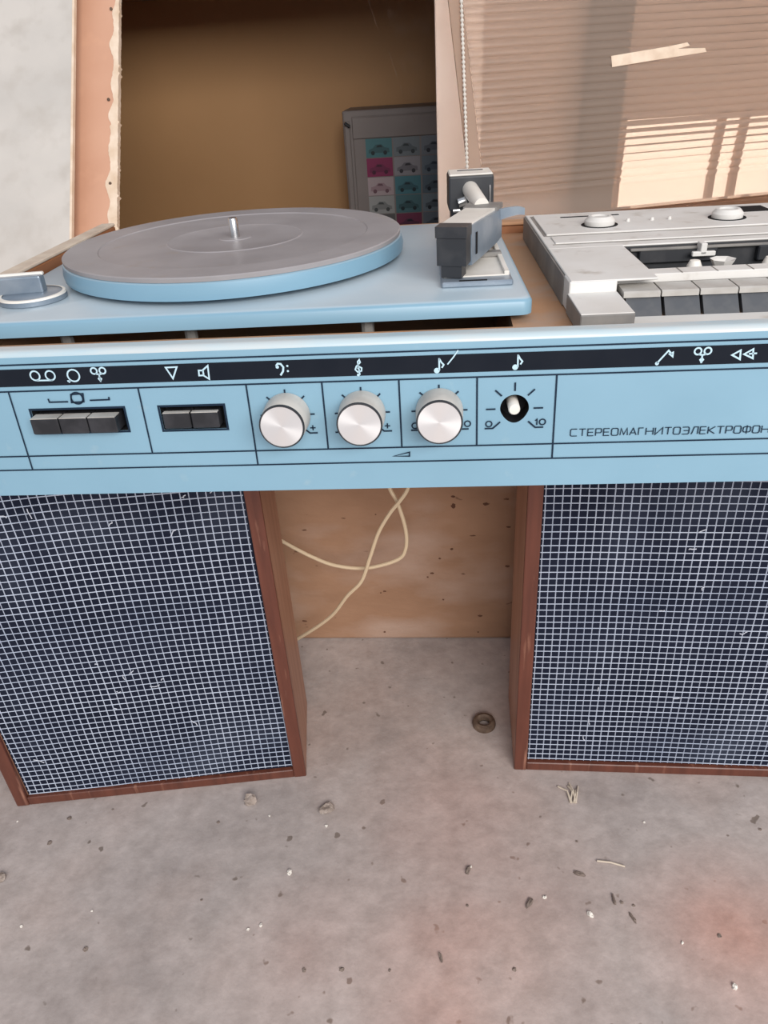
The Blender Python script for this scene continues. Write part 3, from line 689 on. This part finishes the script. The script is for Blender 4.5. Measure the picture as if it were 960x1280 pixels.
# speed selector
sp_ = Vector((-.162, .107, .087)); ms = Matrix.Translation(sp_)
bm = B(); lathe(bm, [(.0205, .0), (.0212, .0006), (.0212, .0034), (.0200, .0044), (.0001, .0046)], 40, ms); sel = obj('speed_selector', bm, 'bluegrey', mc, smooth=True)
bm = B(); lathe(bm, [(.0212, .0034), (.0206, .0046), (.0188, .0047)], 40, ms, cap=False); obj('bright_rim', bm, 'white', sel, smooth=True)
mh = ms @ Matrix.Translation((-.009, .003, 0)) @ Matrix.Rotation(math.radians(8), 4, 'Z')
bm = B(); box(bm, -.015, .016, -.0045, .0045, .0040, .0150, .0010, 2, mh); obj('selector_lever', bm, 'bluegrey', sel)
bm = B(); box(bm, -.0153, .0163, .0012, .0050, .0140, .0162, .0006, 1, mh); box(bm, -.0158, -.0143, -.0048, .0048, .0045, .0155, .0004, 1, mh); obj('pale_trim', bm, 'white', sel)

# --- tonearm and its base plate
bm = B(); box(bm, .1062, .1495, .0900, .2350, .0870, .0905, .0008, 1, RD); ap = obj('arm_plate', bm, 'bluegrey', mc)
bm = B(); box(bm, .1078, .1480, .1010, .2300, .0903, .0913, .0003, 1, RD); obj('plate_inlay', bm, 'white', ap)
bm = B(); box(bm, .1450, .1482, .1010, .2300, .0905, .0932, .0004, 1, RD); box(bm, .1075, .1100, .1010, .2300, .0905, .0932, .0004, 1, RD); obj('bright_rail', bm, 'white', ap)
bm = B(); box(bm, .1160, .1330, .0940, .0952, .0905, .0911); obj('arm_slot_shade', bm, 'void', ap)  # flat black strip painted for the shade inside a slot
bm = B(); box(bm, .1120, .1480, .1480, .1560, .0913, .0945, .0006, 1, RD); obj('cross_bar', bm, 'greyside', ap)
arm = bpy.data.objects.new('tonearm', None); col.objects.link(arm); arm.parent = mc; arm.matrix_parent_inverse = Matrix.Translation(-Vector(mc['_world']))
# arm frame: from the head (front) to the pivot (back)
h0 = Vector((.1115, .1000, 0)); h1 = Vector((.1355, .1880, 0))
ad = (h1-h0).normalized(); an = Vector((ad.y, -ad.x, 0))           # an points right
def AF(s, w, z): return h0+ad*s+an*w+Vector((0, 0, z))
def arm_box(bm, st):                                              # list of stations (s, w0, w1, z0, z1)
    R_ = [[bm.verts.new(AF(s, a, z)) for a, z in ((w0, z0), (w1, z0), (w1, z1), (w0, z1))] for s, w0, w1, z0, z1 in st]
    for A_, B_ in zip(R_, R_[1:]):
        for k in range(4): bm.faces.new((A_[k], A_[(k+1) % 4], B_[(k+1) % 4], B_[k]))
    bm.faces.new(R_[0][::-1]); bm.faces.new(R_[-1])
bm = B(); arm_box(bm, [(0, -.0092, .0092, .0985, .1153), (.014, -.0088, .0088, .0985, .1153)]); obj('head_block', bm, 'black', arm)
bm = B(); arm_box(bm, [(-.0010, -.0098, .0098, .1150, .1214), (.012, -.0098, .0098, .1150, .1214)]); obj('head_cap', bm, 'black', arm)
bm = B(); arm_box(bm, [(.001, -.0068, .0062, .0912, .0987), (.012, -.0068, .0062, .0912, .0987)]); obj('cartridge', bm, 'black', arm)
bm = B(); arm_box(bm, [(.0141, -.0090, .0094, .0960, .1196), (.040, -.0100, .0112, .0965, .1188), (.075, -.0110, .0130, .0972, .1172), (.091, -.0110, .0130, .0980, .1165)]); obj('arm_body', bm, 'bluegrey', arm)
bm = B(); arm_box(bm, [(.0125, -.0090, .0085, .1196, .1212), (.040, -.0098, .0092, .1186, .1202), (.085, -.0108, .0102, .1166, .1184)]); obj('arm_top', bm, 'white', arm)
bm = B(); arm_box(bm, [(.022, .0098, .0104, .1010, .1140), (.025, .0098, .0106, .1010, .1140)]); obj('side_slit_shade', bm, 'void', arm)  # thin black strip standing in for the shade of a slit
bm = B(); arm_box(bm, [(.080, -.012, .012, .1164, .1192), (.098, -.012, .012, .1164, .1196)]); obj('arm_collar', bm, 'greyside', arm)
# finger lift curving to the right
bm = B(); pf = spline([AF(.084, .010, .1130), AF(.090, .017, .1142), AF(.095, .0235, .1145), AF(.098, .0275, .1134)], 5)
va = []
for i, p in enumerate(pf):
    hh = .0038*(1-.45*i/len(pf)); va.append([bm.verts.new(p+Vector((0, dy, dz))) for dy, dz in ((-.001, -hh), (.001, -hh), (.001, hh), (-.001, hh))])
for A_, B_ in zip(va, va[1:]):
    for k in range(4): bm.faces.new((A_[k], A_[(k+1) % 4], B_[(k+1) % 4], B_[k]))
bm.faces.new(va[0][::-1]); bm.faces.new(va[-1]); obj('finger_lift', bm, 'bluegrey', arm)
# pivot housing
q = aty(589, 246, .222)
mpv = Matrix.Translation((q[0], .222, 0)) @ Matrix.Rotation(math.radians(2), 4, 'Z')
HW = .0165; zt0 = aty(589, 218.5, .222)[2]; zb0 = aty(589, 263, .222)[2]
bm = B(); box(bm, -HW, HW, 0, .032, zb0, zt0-.0006, .0014, 2, mpv); obj('pivot_housing', bm, 'black', arm)
bm = B(); box(bm, -HW+.0006, HW-.0006, .0006, .0315, zt0-.0009, zt0+.0006, .0008, 1, mpv); obj('housing_top', bm, 'white', arm)
bm = B(); box(bm, -.009, .010, .020, .0215, zt0+.0005, zt0+.0010, 0, 1, mpv); obj('top_slot_shade', bm, 'void', arm)  # slot shade laid on as a flat black strip
bm = B(); box(bm, -HW+.002, HW-.004, .004, .028, .0905, zb0+.001, .0008, 1, mpv); obj('pedestal', bm, 'black', arm)
t0 = Vector(aty(588, 237, .222)); t1 = Vector(aty(602, 257, .188))
bm = B(); tube(bm, [t0+(t0-t1)*.15, t0, t1], [.0052, .0058, .0052], 20); obj('arm_tube', bm, 'white', arm, smooth=True)
bm = B(); box(bm, HW-.0035, HW-.0023, -.0012, .0005, zb0+.003, zb0+.017, .0003, 1, mpv); obj('side_pin', bm, 'steel', arm)
bm = B(); tube(bm, [mpv @ Vector((-.010, -.004, zb0+.006)), mpv @ Vector((-.004, -.003, zb0+.0075))], .0035, 10); tube(bm, [mpv @ Vector((-.0135, -.004, zb0+.001)), mpv @ Vector((-.0085, -.004, zb0+.001))], .0014, 8); obj('lift_lever', bm, 'steel', arm, smooth=True)

# --- cassette deck
RT = Matrix.Translation((.18, .06, 0)) @ Matrix.Rotation(math.radians(1.2), 4, 'Z') @ Matrix.Translation((-.18, -.06, 0))
ZT = .0920; X0, X1, Y0, Y1 = .1795, .478, .0770, .2960
BX0, BX1, BY0, BY1 = .2310, .3470, .1020, .1660          # cassette bay
bm = B()
for x0, x1, y0, y1 in ((X0, BX0, Y0+.018, Y1), (BX1, X1, Y0+.018, Y1), (BX0, BX1, BY1, Y1), (BX0, BX1, Y0+.018, BY0)):
    box(bm, x0, x1, y0, y1, .0735, ZT-.0012, 0, 1, RT)
bx_ = bm; cdk = obj('cassette_deck', bm, 'greyside', mc)
bm = B(); box(bm, X0+.0012, BX0, Y0+.0005, BY1, ZT-.0013, ZT, .0005, 1, RT); box(bm, X0+.0012, X1, BY1, Y1-.001, ZT-.0013, ZT, .0005, 1, RT); box(bm, BX1, X1, Y0+.018, BY1, ZT-.0013, ZT, .0005, 1, RT); obj('top_plate', bm, 'greyplastic', cdk)
bm = B(); box(bm, BX0-.026, X1, BY0-.013, BY0, ZT-.006, ZT-.0008, .0005, 1, RT); obj('key_label_strip', bm, 'greyplastic', cdk)
for k in range(12):
    bm = B(); xx = BX0-.004+k*.0205; box(bm, xx, xx+.0007, BY0-.0128, BY0-.001, ZT-.0009, ZT-.0006, 0, 1, RT); obj('strip_joint', bm, 'greyside', cdk)
bm = B(); box(bm, X0+.0005, .2075, Y0, Y0+.0185, .0735, ZT-.0004, .0006, 1, RT); obj('front_corner', bm, 'greyplastic', cdk)
bm = B(); box(bm, X0-.0005, .2080, .0340, Y0+.001, .0735, .0848, .0006, 1, RT); ft = obj('front_step', bm, 'greyside', cdk)
bm = B(); box(bm, X0-.0003, .2078, .0345, Y0, .0846, .0853, .0003, 1, RT); obj('step_top', bm, 'greyplastic', cdk)
bm = B(); box(bm, .2082, X1, .0300, .0615, .0731, .0748, .0004, 1); obj('key_sill', bm, 'greyplastic', cdk)
bm = B(); box(bm, BX0+.0003, BX1-.0003, BY0+.0003, BY1-.0003, .0736, .0750, 0, 1, RT); obj('bay_floor', bm, 'void', cdk)
bm = B(); box(bm, BX0, BX1, BY1-.002, BY1-.0003, .075, ZT-.001, 0, 1, RT); box(bm, BX0+.0, BX0+.001, BY0, BY1, .075, ZT-.001, 0, 1, RT); obj('bay_wall', bm, 'black', cdk)
bm = B(); box(bm, BX0+.010, BX0+.062, BY1-.0055, BY1-.001, .080, ZT-.002, .0008, 1, RT); box(bm, BX0+.088, BX1-.001, BY1-.0075, BY1-.001, .079, ZT-.003, .0008, 1, RT); obj('head_cover', bm, 'black', cdk)
bm = B(); box(bm, BX0+.004, BX1-.004, BY1-.006, BY1-.003, ZT-.0035, ZT-.0018, .0004, 1, RT); obj('hinge_bar', bm, 'greyside', cdk)
bm = B(); box(bm, BX0+.048, BX0+.052, BY1-.013, BY1-.004, ZT-.006, ZT+.0012, .0004, 1, RT); box(bm, BX0+.043, BX0+.058, BY1-.013, BY1-.010, ZT-.007, ZT-.004, .0004, 1, RT); obj('spring_clip', bm, 'greyplastic', cdk)
for xx in (.2620, .3075):
    bm = B(); lathe(bm, [(.0048, .075), (.0046, .0890), (.0030, .0925), (.0001, .0930)], 16, RT @ Matrix.Translation((xx, .112, 0))); obj('reel_spindle', bm, 'white', cdk, smooth=True)
bm = B(); lathe(bm, [(.0065, .075), (.0070, .084), (.0052, .0880), (.0078, .0925), (.0055, .0915), (.0001, .087)], 7, RT @ Matrix.Translation((.2790, .1125, 0))); obj('drive_hub', bm, 'greyplastic', cdk)
# raised rear plate, dials; dark strips painted for shade in grooves, slots, wells
bm = B(); box(bm, X0+.0060, X1-.012, .2080, .2860, ZT-.0002, ZT+.0011, .0004, 1, RT); obj('rear_plate', bm, 'greyplastic', cdk)
bm = B(); box(bm, X0+.0080, X1-.012, .1790, .2020, ZT-.0002, ZT+.0008, .0004, 1, RT); obj('front_strip', bm, 'greyplastic', cdk)
bm = B()
for y in (.2062, .1770): box(bm, X0+.006, X1-.012, y-.0009, y+.0009, ZT-.0001, ZT+.0002, 0, 1, RT)
box(bm, X0+.0040, X0+.0060, .2060, .2862, ZT-.0001, ZT+.0002, 0, 1, RT); obj('groove_shade', bm, 'greyside', cdk)  # darker strips painted in for the shadow gaps beside the plate
bm = B(); box(bm, X0+.0262, X0+.0720, .2695, .2725, ZT+.0010, ZT+.0014, 0, 1, RT); box(bm, .3430, .3640, .2550, .2780, ZT+.0010, ZT+.0014, 0, 1, RT); obj('plate_slot_shade', bm, 'void', cdk)
for xx, yy in ((.2290, .2345), (.3240, .2370)):
    mk = RT @ Matrix.Translation((xx, yy, ZT+.001))
    bm = B(); lathe(bm, [(.0135, 0), (.0135, .0004), (.0001, .0004)], 28, mk); wl = obj('dial_well_shade', bm, 'void', cdk)
    bm = B(); lathe(bm, [(.0110, .0003), (.0112, .0035), (.0085, .0066), (.0065, .0066), (.0055, .0055), (.0001, .0055)], 28, mk); obj('dial_knob', bm, 'greyplastic', cdk, smooth=True, sharp=30)
for xx in (.2520, .2700, .2830):
    bm = B(); lathe(bm, [(.0016, 0), (.0012, .0022), (.0001, .0024)], 10, RT @ Matrix.Translation((xx, .2420, ZT+.001))); obj('peg', bm, 'greyplastic', cdk, smooth=True)
# piano keys
def key_meshes():
    w = .0208
    b1 = B(); prism(b1, [(.0008, .0620, .0725), (.0008, .0890, .0725), (.0008, .0890, .0835), (.0008, .0720, .0835)], (w-.0012, 0, 0))
    b2 = B(); prism(b2, [(-.0008, .0700, .0832), (-.0008, .0885, .0832), (-.0008, .0885, .0866), (-.0008, .0712, .0866), (-.0008, .0700, .0858)], (w-.0002, 0, 0))
    return b1, b2
km = None
for k in range(10):
    if km is None:
        b1, b2 = key_meshes()
        o1 = obj('piano_key', b1, 'key', mc); o2 = obj('key_cap', b2, 'keytop', o1); km = (o1, o2)
    else:
        o1 = km[0].copy(); col.objects.link(o1); o2 = km[1].copy(); col.objects.link(o2); o2.parent = o1
    o1.location = (.2105+k*.0216, 0.0004*k, 0)

# ================================================================== THE SPEAKERS
SWD, SHT, SDP, ST = 0.30, 0.4300, 0.105, 0.0125
def speaker(corner, yaw, label, seed):
    rnd = random.Random(seed)
    r = root('loudspeaker', (corner[0], corner[1], -HF), label, 'speaker', 'loudspeakers under the music centre', inplace=False, rz=yaw)
    for x0, x1, nm in ((0, ST, 'side_panel'), (SWD-ST, SWD, 'side_panel')):
        bm = B(); box(bm, x0, x1, .004, SDP, 0, SHT, .0008, 1); s_ = obj(nm, bm, 'veneer_side', r)
        bm = B(); box(bm, x0-.0002, x1+.0002, -.0005, .0045, 0, SHT, .0012, 2); obj('front_edge', bm, 'mahogany', s_)
    bm = B(); box(bm, ST, SWD-ST, 0, SDP, 0, .011, .0008, 1); obj('bottom_panel', bm, 'mahogany', r)
    bm = B(); box(bm, ST, SWD-ST, 0, SDP, SHT-.011, SHT, .0008, 1); obj('top_panel', bm, 'mahogany', r)
    bm = B(); box(bm, ST, SWD-ST, SDP-.008, SDP, .011, SHT-.011); obj('back_panel', bm, 'brownboard', r)
    gx0, gx1, gz0, gz1 = ST+.0004, SWD-ST-.0004, .0114, SHT-.0114
    bm = B(); box(bm, gx0, gx1, .0040, .012, gz0, gz1, .001, 1); cl = obj('grille_cloth', bm, 'cloth', r)
    ph = [rnd.uniform(0, 6.28) for _ in range(6)]
    amp = .0030 if seed == 1 else .0016
    def wob(x, z):
        return (amp*.5*math.sin(9*z+ph[0]+4*x)+amp*.12*math.sin(45*z+ph[1]+20*x), amp*.9*math.sin(11*x+ph[2]+3*z)+amp*.12*math.sin(50*x+ph[3]+17*z))
    bm = B(); P = .00695; tw = .00092
    def thread(pts, w, hx_):
        a = []
        for x, z in pts:
            dx, dz = wob(x, z); x = min(max(x+dx, gx0+.0006), gx1-.0006); z = min(max(z+dz, gz0+.0006), gz1-.0006)
            o_ = (w/2, 0) if hx_ else (0, w/2)
            a.append([bm.verts.new((x-o_[0], .0040, z-o_[1])), bm.verts.new((x, .00345, z)), bm.verts.new((x+o_[0], .0040, z+o_[1]))])
        for A_, B_ in zip(a, a[1:]):
            bm.faces.new((A_[0], A_[1], B_[1], B_[0])); bm.faces.new((A_[1], A_[2], B_[2], B_[1]))
    nx = int((gx1-gx0)/P); nz = int((gz1-gz0)/P)
    for i in range(nx+1): thread([(gx0+.0015+P*i, gz0+(gz1-gz0)*k/30) for k in range(31)], tw*rnd.uniform(.85, 1.15), True)
    for j in range(nz+1): thread([(gx0+(gx1-gx0)*k/24, gz0+.0015+P*j) for k in range(25)], tw*rnd.uniform(.85, 1.15), False)
    th = obj('grille_threads', bm, 'thread', cl); th['kind'] = 'stuff'
    bm = B()
    for _ in range(16):
        x, z = rnd.uniform(gx0+.02, gx1-.02), rnd.uniform(gz0+.02, gz1-.04); L = rnd.uniform(.003, .011); a = rnd.uniform(0, PI)
        tube(bm, [(x+L*math.cos(a)*t+rnd.uniform(-.001, .001), .0031, z+L*math.sin(a)*t+rnd.uniform(-.001, .001)) for t in (0, .35, .7, 1)], .00045, 5)
    li = obj('lint', bm, 'lint', cl); li['kind'] = 'stuff'
    return r
speaker((-.3424, .1063), math.atan2(.0429, .297), 'dark grid-cloth loudspeaker with worn brown side, cream cables running behind it', 1)
speaker((.1722, .1607), -.0235, 'dark grid-cloth loudspeaker under the cassette deck, standing beside the rusty ring', 2)

# ================================================================== CABLES
def cable(name, pts, label):
    bm = B(); tube(bm, spline(pts, 8), .0021, 8); tag(obj(name, bm, 'cable', None, smooth=True), label, 'cable', 'cream speaker cables')
def rise(P):                                       # carry the cable on up to the underside of the set
    a = P[1]; d = (P[1]-P[2]); n = 5; out = []
    for k in range(n, 0, -1):
        z = a[2]*(1-k/n); out.append(np.array([a[0]+d[0]*(a[2]*-k/n)/max(d[2], .004)*.45, a[1], z]))
    return out+list(P[1:])
A = [(478, 588), (487, 610), (497, 629), (507, 662), (507, 686), (496, 700), (458, 710), (420, 707), (390, 696), (359, 680), (325, 660)]
ys = [.300, .300, .298, .296, .295, .295, .297, .300, .304, .308, .312]
P_ = [aty(x, y, d) for (x, y), d in zip(A, ys)]; P_ = rise(P_)
cable('speaker_cable', P_, 'cream cable curling in a loop from the music centre')
A = [(516, 588), (510, 610), (500, 626), (487, 642), (473, 666), (463, 695), (452, 726), (434, 745), (413, 771), (378, 795)]+[(345, 812)]
P_ = [aty(x, y, d) for (x, y), d in zip(A, [.292, .290, .287, .285, .284, .284, .285, .288, .295, .305, .315])]; P_ = rise(P_)
cable('speaker_cable', P_, 'cream cable hanging in a straight slant across the looped one')

# ================================================================== THINGS ON THE FLOOR
q = atz(605, 906, -HF); bm = B()
lathe(bm, [(.0055, .0015), (.0060, .0060), (.0085, .0078), (.0118, .0065), (.0130, .0030), (.0126, .0), (.0060, .0)], 28, Matrix.Translation(Vector(q)), cap=False)
rg = obj('rusty_ring', bm, 'rust', None, smooth=True); tag(rg, 'small rusty iron ring lying on the concrete between the speakers', 'ring')
def blob(name, px, py, rx, ry, rz, m, label, cat, rot=0, seed=0, group=None):
    rnd = random.Random(seed); q = atz(px, py, -HF); bm = B()
    bmesh.ops.create_icosphere(bm, subdivisions=2, radius=1.0)
    for v in bm.verts:
        k = 1+rnd.uniform(-.28, .22); v.co = Vector((v.co.x*rx*k, v.co.y*ry*k, (max(v.co.z, -.6)+.6)*rz*k))
    bmesh.ops.transform(bm, matrix=Matrix.Translation(Vector(q)) @ Matrix.Rotation(rot, 4, 'Z'), verts=bm.verts)
    tag(obj(name, bm, m), label, cat, group)
blob('rubble_lump', 313, 1003, .0068, .0055, .0060, 'stone', 'crumbly pale rubble lump in front of the looped-cable speaker', 'stone', 0, 1)
blob('flat_stone', 408, 1012, .0085, .0062, .0030, 'stone', 'flat tan stone chip lying between the two speakers', 'stone', .6, 2)
blob('small_pebble', 2, 1099, .0045, .0045, .0035, 'stone', 'small round pale pebble on bare concrete', 'pebble', 0, 3)
blob('bark_scrap', 662, 1129, .0022, .0058, .0016, 'bark', 'curved dark bark scrap on the concrete', 'bark', -.5, 4)
blob('bark_scrap', 724, 1093, .0055, .0020, .0014, 'bark', 'flat dark bark scrap beside the thin straw', 'bark', -.3, 5)
blob('bark_scrap', 767, 1125, .0014, .0055, .0016, 'bark', 'narrow upright dark bark sliver', 'bark', .05, 6)
blob('bark_scrap', 791, 1148, .0014, .0058, .0014, 'bark', 'slanting grey-brown bark sliver', 'bark', .45, 7)
blob('bark_scrap', 585, 1089, .0019, .0050, .0022, 'bark', 'dark curled bark scrap with a white tip', 'bark', -.3, 8)
blob('bark_scrap', 551, 1198, .0014, .0046, .0016, 'bark', 'thin dark bark flake on the pinkish concrete', 'bark', .3, 9)
for i, (x, y, s) in enumerate(((362, 1091, .0045), (27, 1158, .0025), (310, 1162, .0022), (326, 1157, .0028), (738, 1144, .0045), (681, 1122, .0030), (918, 1234, .0040), (805, 1028, .0020), (588, 1084, .0026), (22, 1027, .0018), (115, 1139, .0018), (408, 1033, .0026), (853, 1179, .0022), (337, 1020, .0020))):
    blob('white_chip', x, y, s*.5, s*.65, s*.4, 'chip', 'tiny white paint chip scattered on the concrete floor', 'chip', i, 20+i, 'white chips on the floor')
for i, (x, y, s) in enumerate(((141, 1012, .0022), (273, 1028, .0030), (62, 1054, .0042), (107, 1187, .0042), (87, 1023, .0045), (380, 1213, .0034), (427, 1212, .0040), (252, 1125, .0022), (777, 1128, .0030), (792, 1132, .0026), (721, 1052, .0022), (643, 1212, .0034), (899, 1170, .0034), (950, 1037, .0028), (487, 1213, .0024), (584, 1132, .0024), (569, 625, .003), (610, 812, .0035))):
    if y < 900: continue
    blob('dirt_crumb', x, y, s*.55, s*.5, s*.22, 'bark', 'small dark dirt crumb on the concrete floor', 'crumb', i, 50+i, 'dirt crumbs on the floor')
q0 = atz(746, 1077, -HF); q1 = atz(781, 1084, -HF)
bm = B(); tube(bm, [Vector(q0)+Vector((0, 0, .0012)), Vector(q0).lerp(Vector(q1), .5)+Vector((0, .001, .0016)), Vector(q1)+Vector((0, 0, .0010))], .0009, 6)
tag(obj('straw', bm, 'straw'), 'thin pale straw lying alone on the concrete', 'straw')
qs = Vector(atz(716, 1000, -HF)); r = root('dry_grass_tuft', qs, 'dry pale grass tuft in front of the speaker under the cassette deck', 'dry grass')
for i in range(7):
    a = PI/2+random.uniform(-.7, .7); L = random.uniform(.010, .020)
    bm = B(); tube(bm, [qs+Vector((random.uniform(-.003, .003), -.004, .0010)), qs+Vector((L*.5*math.cos(a), L*.5*math.sin(a), .0030)), qs+Vector((L*math.cos(a+.2), L*math.sin(a+.2), .0012))], .0009, 5); obj('blade', bm, 'straw', r)

for o in bpy.data.objects:
    if '_world' in o: del o['_world']
